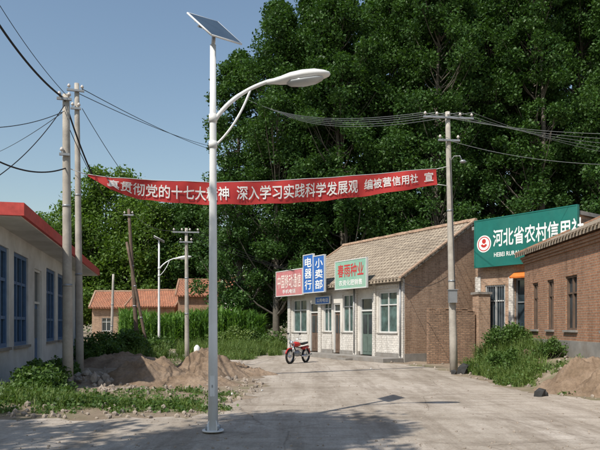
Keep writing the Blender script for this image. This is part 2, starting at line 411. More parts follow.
def hgt(X,Y):
    X=np.asarray(X,float); Y=np.asarray(Y,float)
    d=road_dist(X,Y); k=sm(d,0.35,1.4)
    near=(1-sm(Y,60,90))
    h=k*near*(0.05*vnoise(X+50,Y,1.3,1)+0.03*vnoise(X+50,Y,0.45,2)+0.06*vnoise(X+50,Y,4,3)+0.03)
    h+=0.62*sm(X,5.7,7.9)*sm(Y,12.3,15)*(1-sm(Y,22.5,25.5))*k
    return h
def hz(x,y): return float(hgt(np.array([x]),np.array([y]))[0])
fx=np.arange(-15,15.01,0.16); fy=np.arange(6,46.01,0.16)
ox=np.array([18,22,28,36,48,65,90,130,200,300,450,700.]); xs=np.concatenate([-ox[::-1],fx,ox]); ys=np.concatenate([[-300,-100,-40,-15,0,3],fy,[49,53,58,65,75,90,110,150,220,350,600,1000.]])
GX,GY=np.meshgrid(xs,ys,indexing='xy'); GZ=hgt(GX,GY)
nx,ny=len(xs),len(ys); I=np.arange(nx*ny).reshape(ny,nx)
Q=np.stack([I[:-1,:-1],I[:-1,1:],I[1:,1:],I[1:,:-1]],-1).reshape(-1,4)
me=npmesh('ground',np.stack([GX,GY,GZ],-1).reshape(-1,3),Q,['ground']); me.polygons.foreach_set('use_smooth',[True]*len(Q))
link(bpy.data.objects.new('ground',me))
bm=bmesh.new(); f=bm.faces.new([bm.verts.new((p[0],p[1],0.004)) for p in rp]); bmesh.ops.triangulate(bm,faces=[f])
me=bpy.data.meshes.new('dirt_road'); bm.to_mesh(me); bm.free(); me.materials.append(M['road'])
if me.polygons[0].normal.z<0: me.flip_normals()
link(bpy.data.objects.new('dirt_road',me))

# mounds
def mound(name,x,y,rx,ry,h,seed,rot=0,k='dirt',rough=0.22):
    r=np.random.default_rng(seed); n=90; u=np.linspace(-1.15,1.15,n); U,Vv=np.meshgrid(u,u)
    rad=np.hypot(U,Vv); ang=np.arctan2(Vv,U)
    rad=rad*(1+0.13*np.sin(2*ang+seed)+0.1*np.sin(5*ang+2*seed))
    Z=h*np.clip(1-rad,0,None)**0.85*(1+rough*vnoise(U*3+9,Vv*3+9,0.6,seed)) + h*0.16*vnoise(U*3+9,Vv*3+9,0.33,seed+1)*np.clip(1.1-rad,0,1)+0.045*vnoise(U*3+5,Vv*3,0.1,seed+2)*np.clip(1.2-rad,0,1)
    c,s_=math.cos(rot),math.sin(rot); X=U*rx*c-Vv*ry*s_; Y=U*rx*s_+Vv*ry*c
    B=hgt(X+x,Y+y); Z=Z+B-0.05-0.12*sm(rad,0.98,1.15)
    I=np.arange(n*n).reshape(n,n); Q=np.stack([I[:-1,:-1],I[:-1,1:],I[1:,1:],I[1:,:-1]],-1).reshape(-1,4)
    me=npmesh(name,np.stack([X,Y,Z],-1).reshape(-1,3),Q,[k]); me.polygons.foreach_set('use_smooth',[True]*len(Q))
    o=bpy.data.objects.new(name,me); o.location=(x,y,0); return link(o)
mound('dirt_mound',gx(150,17.0),17.0,1.55,1.0,0.72,3)
mound('dirt_mound',gx(190,16.2),16.2,1.3,0.9,0.34,5)
mound('dirt_mound',gx(208,19.0),19.0,1.3,1.2,0.85,9)
mound('dirt_mound',gx(236,19.8),20.0,1.2,0.9,0.40,12)
mound('dirt_mound',gx(122,24),24.0,2.2,1.4,0.6,14)
mound('dirt_mound',gx(572,15.2),15.0,1.15,0.75,0.55,21)
mound('dirt_mound',gx(606,14.3),14.2,0.9,0.7,0.50,23)
mound('dirt_mound',gx(530,19.5),20.0,1.0,1.2,0.35,27)

# rocks
ico=bmesh.new(); bmesh.ops.create_icosphere(ico,subdivisions=1,radius=1); IV=np.array([v.co[:] for v in ico.verts]); ico.verts.ensure_lookup_table()
IF=[tuple(v.index for v in f.verts) for f in ico.faces]; ico.free()
def rocks(name,items,k,base=(0,0,0)):
    V=[];Fs=[];r=np.random.default_rng(5)
    for (x,y,z,s) in items:
        A=IV*(1+r.uniform(-0.28,0.28,(len(IV),1)))*r.uniform(0.6,1.2,3)*s
        a=r.uniform(0,6.28); R=np.array([[math.cos(a),-math.sin(a),0],[math.sin(a),math.cos(a),0],[0,0,1]]); A=A@R.T+np.array([x,y,z])
        o=len(V)
        V+=A.tolist(); Fs+=[tuple(i+o for i in f) for f in IF]
    me=bpy.data.meshes.new(name); me.from_pydata(V,[],Fs); me.materials.append(M[k]); return link(bpy.data.objects.new(name,me))
it=[]
for i in range(110):
    a=random.gauss(0,0.42); b_=random.gauss(0,0.4); x=gx(90,16.4)+a; y=16.4+b_; s=random.uniform(0.04,0.16)
    it.append((x,y,hz(x,y)+max(0,0.30-0.5*(a*a+b_*b_))*random.uniform(0.3,1),s))
for i in range(260):
    px=random.uniform(100,262); D=random.uniform(14.2,18.5); x=gx(px,D); it.append((x,D,hz(x,D)+0.02,random.choice([0.02,0.03,0.05,0.07])))
rocks('rubble_pile',it,'rock')
mound('dirt_mound',gx(88,16.6),16.5,0.9,0.7,0.3,31)
it=[]
for i in range(4200):
    D=8+34*random.random()**1.8; px=random.uniform(-10,610); x=gx(px,D)
    it.append((x,D))
arr=np.array(it); dd=road_dist(arr[:,0],arr[:,1]); hh=hgt(arr[:,0],arr[:,1]); items=[]
for (x,y),d,h in zip(it,dd,hh):
    if d<0 and random.random()<0.7*min(1,-d/0.8): continue
    s=random.choice([0.006,0.009,0.013,0.02]) if d<0 else random.choice([0.012,0.02,0.03,0.05,0.06])
    items.append((x,y,h+s*0.3+0.004,s))
rocks('gravel',items,'rock')
x,y=gx(539,13.9),13.9; rocks('black_stone',[(x,y,hz(x,y)+0.05,0.15),(x+0.14,y+0.05,hz(x,y)+0.03,0.10)],'darkrock')
x,y=gx(463,20.4),20.4; rocks('black_stone',[(x,y,hz(x,y)+0.12,0.24),(x+0.5,y+0.1,hz(x,y)+0.1,0.2),(x-0.35,y-0.25,0.06,0.12)],'darkrock')

# ---------------------------------------------------------------- weeds
def blades(P,h,w,r,lean=0.5,segs=3):
    n=len(P); a=r.uniform(0,6.283,n); d=np.stack([np.cos(a),np.sin(a),np.zeros(n)],1); s=np.stack([-np.sin(a),np.cos(a),np.zeros(n)],1)
    L=(r.uniform(0.1,1,n)*lean)[:,None]; h=np.asarray(h)[:,None]; w=np.asarray(w)[:,None]; rows=[]
    for i in range(segs+1):
        t=i/segs; c=P+d*(L*h*t*t)+np.array([0,0,1.0])*(h*(t-0.25*L*t*t)); ww=w*(1-t)**0.7*0.5+0.001
        rows.append(c-s*ww); rows.append(c+s*ww)
    V=np.stack(rows,1).reshape(-1,3); k=2*(segs+1); base=np.arange(n)[:,None]*k
    Q=np.concatenate([base+np.array([[2*i,2*i+1,2*i+3,2*i+2]]) for i in range(segs)],0)
    return V,Q
def weeds(name,patches,seed,mat='grass',broad=0.35):
    r=np.random.default_rng(seed); A=NP()
    for (x,y,rx,ry,h,n) in patches:
        nt_=max(3,n//26); a=r.uniform(0,6.283,nt_); rr=np.sqrt(r.uniform(0,1,nt_))
        T=np.stack([x+rx*rr*np.cos(a),y+ry*rr*np.sin(a)],1); idx=r.integers(0,nt_,n); th=r.uniform(0.45,1.2,nt_)
        P2=T[idx]+r.normal(size=(n,2))*0.06; z=hgt(P2[:,0],P2[:,1]); P=np.column_stack([P2,z-0.02])
        hh=h*th[idx]*r.uniform(0.5,1.1,n)
        V,Q=blades(P,hh,0.010+0.022*hh,r,0.9); A.add(V,Q,0)
        nb=int(n*broad); idx=r.integers(0,nt_,nb); P2=T[idx]+r.normal(size=(nb,2))*0.08; z=hgt(P2[:,0],P2[:,1])
        P=np.column_stack([P2,z+h*th[idx]*r.uniform(0.05,0.9,nb)]); V,Q=leaves(P,r.uniform(0.04,0.10,nb),r,0.6,0.7); A.add(V,Q,1)
    return link(bpy.data.objects.new(name,A.mesh(name,[mat,'leafB'])))
weeds('weeds',[(-5.0,12.6,1.3,0.8,0.30,3000),(-3.4,12.4,1.2,0.6,0.24,2400),(-2.3,12.2,0.6,0.5,0.2,900),(-6.2,12.8,1.0,1.0,0.36,2400),(-4.2,11.6,2.2,0.5,0.12,2400),(-1.7,13.6,0.35,0.8,0.12,420),(-3.0,14.2,1.2,0.6,0.15,900),(-1.6,11.6,0.4,0.6,0.10,400)],1)
weeds('weeds',[(6.3,18.3,0.7,1.7,0.5,3000),(6.2,20.6,0.7,1.4,0.6,2600),(5.8,16.6,0.5,0.7,0.35,1300),(7.3,20.5,0.7,1.6,0.7,2400),(7.6,23.2,1.0,1.5,0.8,2400),(7.0,16.8,0.6,0.5,0.2,500),(6.3,14.3,0.5,0.3,0.12,200)],2)
weeds('weeds',[(-3.6,32.5,1.6,2.0,0.8,2600),(-2.6,36.5,1.8,1.2,0.9,2600),(-5.2,34.8,1.8,2,0.9,2200),(-3.0,29.2,1.0,1.2,0.4,1300),(-7.0,28.5,1.5,3,0.8,1800),(-4.3,25,1.2,3,0.35,1300),(-3.6,21,1.2,1.5,0.25,900),(-1.5,33.2,0.7,1.2,0.6,900)],3)
def bush(name,x,y,rx,ry,h,seed,n=5000,ls=0.09,mat='leafB'):
    r=np.random.default_rng(seed); A=NP(); k=26
    th=r.uniform(0,6.283,k); rr=np.sqrt(r.uniform(0,1,k)); C=np.stack([rx*rr*np.cos(th),ry*rr*np.sin(th),h*r.uniform(0.15,0.85,k)*(1-0.45*rr**2)],1)
    for c in C:
        V,Q=nptube((c[0]*0.2,c[1]*0.2,-0.1),c,0.02,0.006,5); A.add(V,Q,0)
    idx=r.integers(0,k,n); g=r.normal(size=(n,3)); g/=np.linalg.norm(g,axis=1)[:,None]; g*=(r.uniform(0,1,n)**0.5)[:,None]
    P=C[idx]+g*np.array([rx*0.33,ry*0.33,h*0.26]); P[:,2]=np.maximum(P[:,2],0.02)
    V,Q=leaves(P,r.uniform(ls*0.6,ls*1.4,n),r); A.add(V,Q,1)
    o=bpy.data.objects.new(name,A.mesh(name,['bark',mat])); o.location=(x,y,hz(x,y)); return link(o)
bush('bush',-6.1,14.6,0.6,1.0,0.8,1,4500); bush('bush',-5.6,13.3,0.6,0.5,0.5,2,3000); bush('bush',-6.9,17.6,0.5,1.0,0.7,3,3000)
bush('bush',gx(110,27.5),27.5,1.6,1.2,1.5,4,7000,0.12); bush('bush',gx(135,30),30,1.6,1.2,1.3,5,6000,0.12); bush('bush',gx(95,25.3),25.3,0.8,1.0,1.2,6,4500,0.1)
bush('bush',gx(232,38.5),38.5,1.5,1.2,1.5,7,5000,0.13,'grass'); bush('bush',gx(262,39),39,1.6,1.0,1.6,8,5000,0.13,'leafB')
bush('bush',7.35,22.3,0.9,0.9,1.3,9,5500,0.09); bush('bush',6.4,19.6,0.6,0.8,0.8,10,3500,0.08)
bush('bush',7.75,19.0,0.35,0.6,0.75,11,2200,0.07)

# corn
r=np.random.default_rng(4); A=NP(); n=1700
cx=r.uniform(-12,-2.2,n); cy=np.sort(41+9*r.uniform(0,1,n)**1.3); ch=r.uniform(2.1,2.85,n)+0.25*np.sin(cx*0.9)
cx=cx-(cy-41)*0.25
P=np.column_stack([cx,cy,np.zeros(n)])
V,Q=blades(P,ch,np.full(n,0.06),r,0.05,2); A.add(V,Q,0)
for i in range(8):
    PP=P.copy(); PP[:,2]=ch*(0.15+0.095*i); V,Q=blades(PP,np.full(n,0.62),np.full(n,0.10),r,1.7,3); A.add(V,Q,0)
link(bpy.data.objects.new('corn_field',A.mesh('corn_field',['corn'])))

# ---------------------------------------------------------------- trees
pm=[tree_mesh('poplar_a',1,27,3.5,4.2,330,230,0.21,'leafP'),tree_mesh('poplar_b',2,29,3,4.6,360,230,0.21,'leafP'),tree_mesh('poplar_c',3,25,2.5,4.4,330,230,0.21,'leafP'),
    tree_mesh('poplar_e',4,27,3.0,4.6,250,70,0.42,'leafP'),tree_mesh('poplar_f',5,21,2.5,3.6,210,200,0.21,'leafP',(0.5,1.0))]
rr=random.Random(5)
spots=[(238,46,4,1.04),(276,45,0,.92),(312,47,0,.99),(352,44.5,2,1.07),(395,46,1,.97),(440,43.5,0,1.05),(487,46,2,1.12),(532,43,1,1),(580,45,0,1.05),(628,42,2,1.1),
       (333,54,3,1.05),(380,55,3,1.12),(430,55,3,1.15),(478,54,3,1.12),(526,55,3,1.15),(574,54,3,1.2),(625,53,3,1.1)]
for px,D,i,s in spots:
    place(pm[i],'poplar_tree',gx(px,D),D,0,rr.uniform(0,6.28),(s*rr.uniform(.92,1.05),s*rr.uniform(.92,1.05),s))
wm=[tree_mesh('willow_a',11,14,2.2,5.2,190,190,0.26,'leafW',(0.8,1.4),'round',0.28,0.6),tree_mesh('willow_b',12,12.5,2,4.6,170,190,0.26,'leafW',(0.8,1.3),'round',0.26,0.4)]
for px,D,i,s in [(38,68,1,1.07),(75,70,0,1.12),(110,72,0,1.36),(150,70,1,1.25),(10,70,0,.95),(178,74,0,.98)]:
    place(wm[i],'willow_tree',gx(px,D),D,0,rr.uniform(0,6.28),(s,s,s))
pd=tree_mesh('poplar_d',14,13,2.5,3.6,210,160,0.26,'leafP',(0.7,1.2),'round',0.22)
for px,D,s in [(190,70,1.22),(214,72,.86),(166,72,1.05),(252,60,.8),(270,52,.75)]:
    place(pd,'poplar_tree',gx(px,D),D,0,rr.uniform(0,6.28),(s,s,s))
# distant trees
r=np.random.default_rng(9); n=700; X=r.uniform(-110,90,n); Y=r.uniform(105,135,n); base=6.5+2.2*np.sin(X*0.13)+1.5*np.sin(X*0.31+1)
C=np.column_stack([X,Y,base*np.sqrt(r.uniform(0.05,1,n))]); idx=np.repeat(np.arange(n),60); g=r.normal(size=(len(idx),3))*1.3
V,Q=leaves(C[idx]+g,r.uniform(0.5,1.0,len(idx)),r); link(bpy.data.objects.new('distant_trees',npmesh('distant_trees',V,Q,['leafD'])))
# trees standing beside the viewer, out of frame (they shade the near left of the road)
place(wm[0],'willow_tree',-6.7,0.5,0,1.0,(0.78,0.72,0.98)); place(wm[1],'willow_tree',-11.5,1.6,0,2.0,(0.85,0.8,0.95))

# ---------------------------------------------------------------- buildings
def window(mb,fr,u0,u1,z0,z1,n,fk='frame',gk='glass',vs=2,hs=(0.68,),t=0.06,sill=True):
    mb.box(fr,u0,u1,n-0.14,n-0.12,z0,z1,gk)
    a=n-0.118; b_=n-0.05
    mb.box(fr,u0,u0+t,a,b_,z0,z1,fk); mb.box(fr,u1-t,u1,a,b_,z0,z1,fk)
    mb.box(fr,u0+t,u1-t,a,b_,z1-t,z1,fk); mb.box(fr,u0+t,u1-t,a,b_,z0,z0+t,fk)
    for i in range(1,vs):
        u=u0+(u1-u0)*i/vs; mb.box(fr,u-t*.4,u+t*.4,a,b_-0.006,z0+t,z1-t,fk)
    for h in hs:
        z=z0+(z1-z0)*h; mb.box(fr,u0+t,u1-t,a,b_-0.012,z-t*.4,z+t*.4,fk)
    if sill: mb.box(fr,u0-0.06,u1+0.06,n+0.001,n+0.07,z0-0.07,z0-0.002,'cement')
def door(mb,fr,u0,u1,z0,z1,n,k='door'):
    mb.box(fr,u0,u1,n-0.16,n-0.12,z0,z1,k)
    t=0.07; mb.box(fr,u0,u0+t,n-0.118,n-0.04,z0,z1,'frame'); mb.box(fr,u1-t,u1,n-0.118,n-0.04,z0,z1,'frame'); mb.box(fr,u0+t,u1-t,n-0.118,n-0.04,z1-t,z1,'frame')
    tz=z0+2.05; mb.box(fr,u0+t,u1-t,n-0.118,n-0.05,tz,tz+t,'frame'); mb.box(fr,u0+t,u1-t,n-0.118,n-0.11,tz+t,z1-t,'glass')
    um=(u0+u1)/2; mb.box(fr,u0+t+.06,um-.05,n-0.118,n-0.10,z0+1.0,z0+1.9,'glass'); mb.box(fr,um+.05,u1-t-.06,n-0.118,n-0.10,z0+1.0,z0+1.9,'glass')
    mb.box(fr,u0+t+.06,um-.05,n-0.118,n-0.105,z0+.15,z0+.85,k); mb.box(fr,um+.05,u1-t-.06,n-0.118,n-0.105,z0+.15,z0+.85,k)
def gable(name,O,d,L,Wd,ze,zr,wins,doors,wallk,gablek,roofk,fk='frame',gk='glass',ov=0.45,base_h=0.0,basek='cement',flip=False,vs=2,lower=None,ovu=0.25):
    fr=Fr(O,d)
    if flip: fr.flip()
    e=empty(name,fr.O); T=0.24
    ops=[w[:4] for w in wins]+[x[:4] for x in doors]
    mb=MB(); mb.wall(fr,T,L-T,base_h,ze,-T,0,ops,wallk)
    mb.box(fr,T,L-T,-Wd,-Wd+T,base_h,ze,gablek)
    pts=[(0,base_h),(0,ze),(-Wd/2,zr-0.02),(-Wd,ze),(-Wd,base_h)]
    mb.prism(fr,pts,0,T,gablek); mb.prism(fr,pts,L-T,L,gablek); mb.build('walls',e,fr.O)
    if base_h>0:
        mb=MB(); 
        cuts=sorted([(x[0],x[1]) for x in doors]); u=-0.03
        for a,b_ in cuts+[(L+0.03,None)]:
            mb.box(fr,u,a,-Wd-0.03,0.04,-0.3,base_h,basek); u=b_ if b_ else u
        mb.build('plinth',e,fr.O)
    mb=MB(); sl=(zr-ze)/(Wd/2); th=0.13
    mb.prism(fr,[(ov,ze-ov*sl+0.01),(ov,ze-ov*sl+th),(-Wd/2,zr+th),(-Wd/2,zr)],-ovu,L+ovu,roofk)
    mb.prism(fr,[(-Wd-ov,ze-ov*sl+0.01),(-Wd-ov,ze-ov*sl+th),(-Wd/2-.001,zr+th),(-Wd/2-.001,zr)],-ovu,L+ovu,roofk)
    # ridge cap built from short, slightly uneven pieces
    u=-ovu-.02; rq=random.Random(int(L*10))
    while u<L+ovu:
        u2=min(u+0.42,L+ovu+.02); dz=rq.uniform(-.012,.012)
        mb.prism(fr,[(-Wd/2-.12,zr+th-.03),(-Wd/2-.07,zr+th+.11+dz),(-Wd/2+.07,zr+th+.11+dz),(-Wd/2+.12,zr+th-.03)],u,u2-0.012,gablek); u=u2
        if u2>=L+ovu: break
    for ua in (-ovu-0.03,L+ovu-0.13):
        mb.prism(fr,[(ov+.01,ze-ov*sl+th+.002),(ov+.01,ze-ov*sl+th+.07),(-Wd/2+.13,zr+th+.07-.13*sl),(-Wd/2+.13,zr+th-.13*sl+.002)],ua,ua+0.16,gablek)
    # tile ends along the eave
    u=-ovu+0.2
    while u<L+ovu-0.2:
        mb.prism(fr,[(ov-.02,ze-ov*sl+th+.001),(ov+.05,ze-ov*sl+th-.03+.001),(ov+.05,ze-ov*sl+th+.02),(ov-.02,ze-ov*sl+th+.05)],u,u+0.11,roofk); u+=0.24
    mb.build('roof',e,fr.O)
    mb=MB()
    for w in wins: window(mb,fr,*w[:4],0,fk,gk,vs)
    mb.build('windows',e,fr.O)
    if doors:
        mb=MB()
        for x in doors: door(mb,fr,x[0],x[1],x[2],x[3],0,x[4] if len(x)>4 else 'door')
        mb.build('doors',e,fr.O)
    return e,fr
# shop row
A0=Vector((4.54,26.8)); dB=Vector((-0.51,0.86)).normalized()
shop,fs=gable('shop_building',(A0.x,A0.y),dB,10.2,8.0,3.75,6.3,
  wins=[(0.55,1.85,1.25,3.1),(3.75,4.75,1.25,3.1),(5.75,6.5,1.25,3.0),(8.2,9.7,1.2,3.0)],doors=[(2.3,3.3,0.2,2.9,'doorg'),(4.95,5.6,0.2,2.7),(6.9,7.9,0.2,2.8)],
  wallk='plaster',gablek='brick_brown',roofk='tile',gk='teal',flip=True,base_h=0.35,vs=2)
mb=MB()
for u in (0.02,2.0,3.45,6.62,9.85):
    mb.box(fs,u,u+0.28 if u!=2.0 else u+0.2,0.002,0.10,0.0,3.6,'wtile')
mb.box(fs,0.30,1.99,0.002,0.05,0.352,1.15,'wtile'); mb.box(fs,3.74,4.9,0.002,0.05,0.352,1.15,'wtile'); mb.box(fs,5.66,6.60,0.002,0.05,0.352,1.15,'wtile'); mb.box(fs,7.98,9.8,0.002,0.05,0.352,1.1,'wtile')
mb.box(fs,0.0,10.2,0.101,1.2,-0.2,0.17,'cement'); mb.box(fs,2.2,3.4,1.201,1.6,-0.2,0.09,'cement')
mb.box(fs,0.3,9.8,0.003,0.07,3.25,3.42,'wtile')
mb.tube([fs.p(0.15,0.15,3.5),fs.p(0.15,0.15,0.25)],0.035,'grey',8); mb.tube([fs.p(3.58,0.14,3.5),fs.p(3.58,0.14,0.25)],0.03,'grey',8)
mb.build('facade_trim',shop,fs.O)
mb=MB(); p=fs.p(1.5,-5.5,0)
f2=Fr((p.x,p.y,5.2),dB); mb.box(f2,0,.5,-.25,.25,0,1.3,'brick_brown'); mb.box(f2,-.05,.55,-.3,.3,1.3,1.38,'brick_brown'); mb.build('chimney',shop,fs.O)

# brick yard wall beside the shop
e=empty('brick_wall',(5.3,26.0,0)); fw=Fr((5.35,25.9),(1,0.25)); mb=MB()
mb.box(fw,0,2.1,-0.13,0.13,-0.2,2.05,'brick_old')
u=0.0; h=4
while u<2.05:
    h=max(1,min(6,h+random.choice([-1,0,1])))
    for q in range(h):
        jn=random.uniform(-.02,.02); mb.box(fw,u+0.002,min(u+0.246,2.1),-0.12+jn,0.12+jn,2.052+0.07*q,2.118+0.07*q,'brick_old')
    u+=0.25
mb.box(fw,2.2,2.75,-0.25,0.25,-0.2,2.9,'brick_brown'); mb.box(fw,2.14,2.81,-0.31,0.31,2.9,3.0,'cement')
mb.build('wall_courses',e,(5.3,26,0))

# bank building
fb=Fr((7.7,27.2),(2.7,-3.6))
if fb.n.x>0: fb.flip()
bank=empty('bank_building',fb.O); mb=MB()
ops=[(0.5,1.5,1.2,3.3),(2.0,3.1,0.3,3.5),(3.35,4.3,1.2,3.3)]
mb.wall(fb,0.24,4.5,0.3,5.75,-0.24,0,ops,'brick_brown')
mb.box(fb,0,0.24,-5,0,0.3,5.75,'brick_brown'); mb.box(fb,4.5,4.74,-5,0,0.3,5.75,'brick_brown'); mb.box(fb,0.24,4.5,-5,-4.76,0.3,5.75,'brick_brown')
mb.build('walls',bank,fb.O)
mb=MB(); mb.box(fb,-.1,4.84,-5.1,0.12,5.752,5.9,'cement'); mb.build('roof',bank,fb.O)
mb=MB(); mb.box(fb,-.04,4.78,-5.04,0.05,-0.3,0.298,'cement'); mb.box(fb,1.8,3.3,0.051,1.0,-0.3,0.15,'cement'); mb.box(fb,1.75,1.97,0.002,0.12,0.3,3.6,'wtile'); mb.box(fb,3.12,3.33,0.002,0.12,0.3,3.6,'wtile'); mb.box(fb,0.02,0.3,0.002,0.06,0.3,3.7,'wtile'); mb.build('plinth',bank,fb.O)
mb=MB(); window(mb,fb,0.5,1.5,1.2,3.3,0,'frame','glass'); window(mb,fb,3.35,4.3,1.2,3.3,0,'frame','glass'); window(mb,fb,2.0,3.1,0.3,3.5,0,'grey','glass',2,(0.7,),sill=False)
for i in range(9): 
    u=0.55+i*0.11; mb.box(fb,u,u+0.015,-0.04,-0.025,1.22,3.28,'grey')
mb.build('windows',bank,fb.O)
mb=MB(); mb.prism(fb,[(0.0,3.72),(0.05,3.78),(0.45,3.56),(0.43,3.50)],2.0,3.0,'orange'); mb.build('awning',bank,fb.O)

# signs
def sign(name,fr,u0,u1,z0,z1,n,th,k,texts,rev=False,frame='frame',posts=None,tilt=0.0):
    e=empty(name,fr.p((u0+u1)/2,n,z0)); b0=e.location.copy(); mb=MB(); mb.box(fr,u0,u1,n,n+th,z0,z1,k); mb.build('board',e,b0)
    mb=MB(); t=0.045
    mb.box(fr,u0-t,u1+t,n-.01,n+th+.015,z1+.001,z1+t,frame); mb.box(fr,u0-t,u1+t,n-.01,n+th+.015,z0-t,z0-.001,frame)
    mb.box(fr,u0-t,u0-.001,n-.01,n+th+.015,z0,z1,frame); mb.box(fr,u1+.001,u1+t,n-.01,n+th+.015,z0,z1,frame)
    mb.build('frame',e,b0)
    if posts:
        mb=MB()
        for a,b_,zz in posts: mb.tube([fr.p(a,n,zz),fr.p(a,b_,zz)],0.025,'grey',6)
        mb.build('brackets',e,b0)
    mb=MB()
    for s,a0,a1,c0,c1,tk in texts:
        V,Fc,wd=text_geo(s)
        for (bx,by,bo) in BOLD:
            vs=[]
            for x,y in V:
                uu=a0+(a1-a0)*(x+bx/wd)
                u=(u1-(u1-u0)*uu) if rev else (u0+(u1-u0)*uu)
                vs.append(fr.p(u,n+th+0.004+bo,z0+(z1-z0)*(c0+(c1-c0)*(y+by))))
            if vs: mb.add(vs,Fc,tk)
    if mb.v: mb.build('lettering',e,b0,recalc=False)
    return e,b0
sign('shop_sign',fs,1.96,4.44,3.35,4.65,0.55,0.08,'slgreen',[('春雨种业',.08,.92,.42,.88,'txtr'),('农资化肥销售',.12,.88,.10,.30,'txtw')],rev=True,posts=[(2.3,0.02,3.6),(4.1,0.02,3.6)])
sign('shop_sign',fs,7.6,10.5,3.25,4.6,0.55,0.08,'spink',[('中国移动通信',.05,.95,.30,.85,'txtp'),('手机电话',.25,.75,.08,.24,'txtw')],rev=True,posts=[(8,0.02,3.5),(10,0.02,3.5)])
sign('shop_sign',fs,5.35,6.35,3.3,5.1,0.62,0.08,'sblue',[('小',.15,.85,.68,.93,'txtw'),('卖',.15,.85,.38,.63,'txtw'),('部',.15,.85,.08,.33,'txtw')],rev=True,posts=[(5.8,0.02,3.5)])
sign('shop_sign',fs,6.45,7.4,3.3,5.25,0.60,0.08,'sblue',[('电',.15,.85,.68,.93,'txtw'),('器',.15,.85,.38,.63,'txtw'),('行',.15,.85,.08,.33,'txtw')],rev=True,posts=[(6.9,0.02,3.5)])
sign('shop_sign',fs,5.7,7.0,2.72,3.05,0.12,0.05,'sblue',[('公用电话',.08,.92,.2,.8,'txtw')],rev=True)
fbs=Fr((7.88,27.0),(10.5-7.88,23.5-27.0))
if fbs.n.x>0: fbs.flip()
Ls=math.hypot(2.62,3.5)
se,sb=sign('bank_sign',fbs,0.0,Ls+0.2,4.1,6.05,0.28,0.12,'sgreen',[('河北省农村信用社',.20,1.06,.40,.76,'txtw'),('HEBEI RURAL CREDIT COOPERATIVES',.21,.99,.18,.27,'txtw')],rev=False,posts=[(0.5,0,4.6),(3.5,0,4.6)],frame='sgreen')
mb=MB(); c=(0.46,5.05)
def disc(mb,r0,r1,k,n,a0=0,a1=6.2832,cu=0,cz=0):
    seg=28; vs=[]
    for i in range(seg+1):
        a=a0+(a1-a0)*i/seg
        for rr_ in (r0,r1): vs.append(fbs.p(c[0]+cu+rr_*math.cos(a),n,c[1]+cz+rr_*math.sin(a)))
    mb.add(vs,[(2*i,2*i+1,2*i+3,2*i+2) for i in range(seg)],k)
disc(mb,0.0,0.36,'txtw',0.406); disc(mb,0.27,0.31,'txtr',0.410); disc(mb,0.0,0.1,'red',0.410,cz=0.11); disc(mb,0.07,0.17,'red',0.414,3.5,5.9,cz=0.02)
mb.build('emblem',se,sb,recalc=False)

# right brick house
rh,fr_=gable('brick_house',(8.42,23.25),(-0.045,-1),15.0,6.8,4.25,5.75,
  wins=[(0.9,1.5,1.45,3.1),(2.4,3.0,1.45,3.1),(4.0,4.9,1.45,3.1),(6.6,8.0,1.45,3.1),(9.5,11,1.45,3.1)],doors=[],
  wallk='brick_red',gablek='brick_red',roofk='tile',gk='glass',flip=False,base_h=1.12,vs=2,fk='door',ov=0.28)
mb=MB(); 
for i in range(3): mb.box(fr_,0.0,15.0,0.002,0.06+0.05*i,3.86+0.085*i,3.94+0.085*i,'brick_red')
mb.build('cornice',rh,fr_.O)

# left building with deep eave
fl=Fr((-6.8,13.4),(-0.2226,1.0))
if fl.n.x<0: fl.flip()
lb=empty('roadside_building',fl.O); L=16.3; wins=[]; drs=[]
u=0.35; i=0
while u<L-2:
    if i%3==2: drs.append((u+0.35,u+1.45,0.2,3.3))
    else: wins.append((u,u+1.75,1.05,3.5))
    u+=2.3; i+=1
mb=MB(); mb.wall(fl,0.24,L-.24,0.2,3.95,-0.24,0,wins+drs,'whitewall')
mb.box(fl,0,0.24,-6,0,0.2,3.95,'whitewall'); mb.box(fl,L-.24,L,-6,0,0.2,3.95,'whitewall'); mb.box(fl,0.24,L-.24,-6,-5.76,0.2,3.95,'whitewall'); mb.build('walls',lb,fl.O)
mb=MB()
for w in wins: window(mb,fl,*w,0,'blue','glass',3,(0.3,0.68),0.10)
mb.build('windows',lb,fl.O)
mb=MB()
for w in drs: door(mb,fl,*w,0,'blue')
mb.build('doors',lb,fl.O)
mb=MB(); mb.box(fl,-0.02,L+0.3,-6.3,0.72,3.952,4.06,'whitewall')
mb.box(fl,-0.1,L+0.3,0.721,0.80,3.98,4.26,'redtrim'); mb.box(fl,-0.1,-0.021,-6.3,0.7205,3.98,4.26,'redtrim')
mb.box(fl,-0.015,L+0.28,-6.28,0.715,4.062,4.2,'cement'); mb.build('roof',lb,fl.O)
mb=MB(); mb.box(fl,-.02,L+.02,-6.02,0.05,-0.3,0.198,'cement'); mb.box(fl,0,L,0.051,0.75,-0.3,0.12,'cement')
mb.build('plinth',lb,fl.O)

# distant village houses
def far(px,D,L,ze,zr,wk,rk,ang=0.15):
    gable('village_house',(gx(px,D),D),(math.cos(ang),math.sin(ang)),L,6,ze,zr,[(L*.15,L*.3,1,2.3),(L*.65,L*.8,1,2.3)],[(L*.42,L*.52,0.1,2.2+0.3)],wk,wk,rk,base_h=0.1)
far(92,60,6,3.4,4.9,'brick_brown','tile_red'); far(178,55,4.6,4.3,5.7,'brick_red','tile_red',0.1); far(128,60,4.6,3.5,5.0,'brick_red','tile_red',-0.1); far(222,54,3.6,4.7,6.0,'plaster','tile_red',0.0)

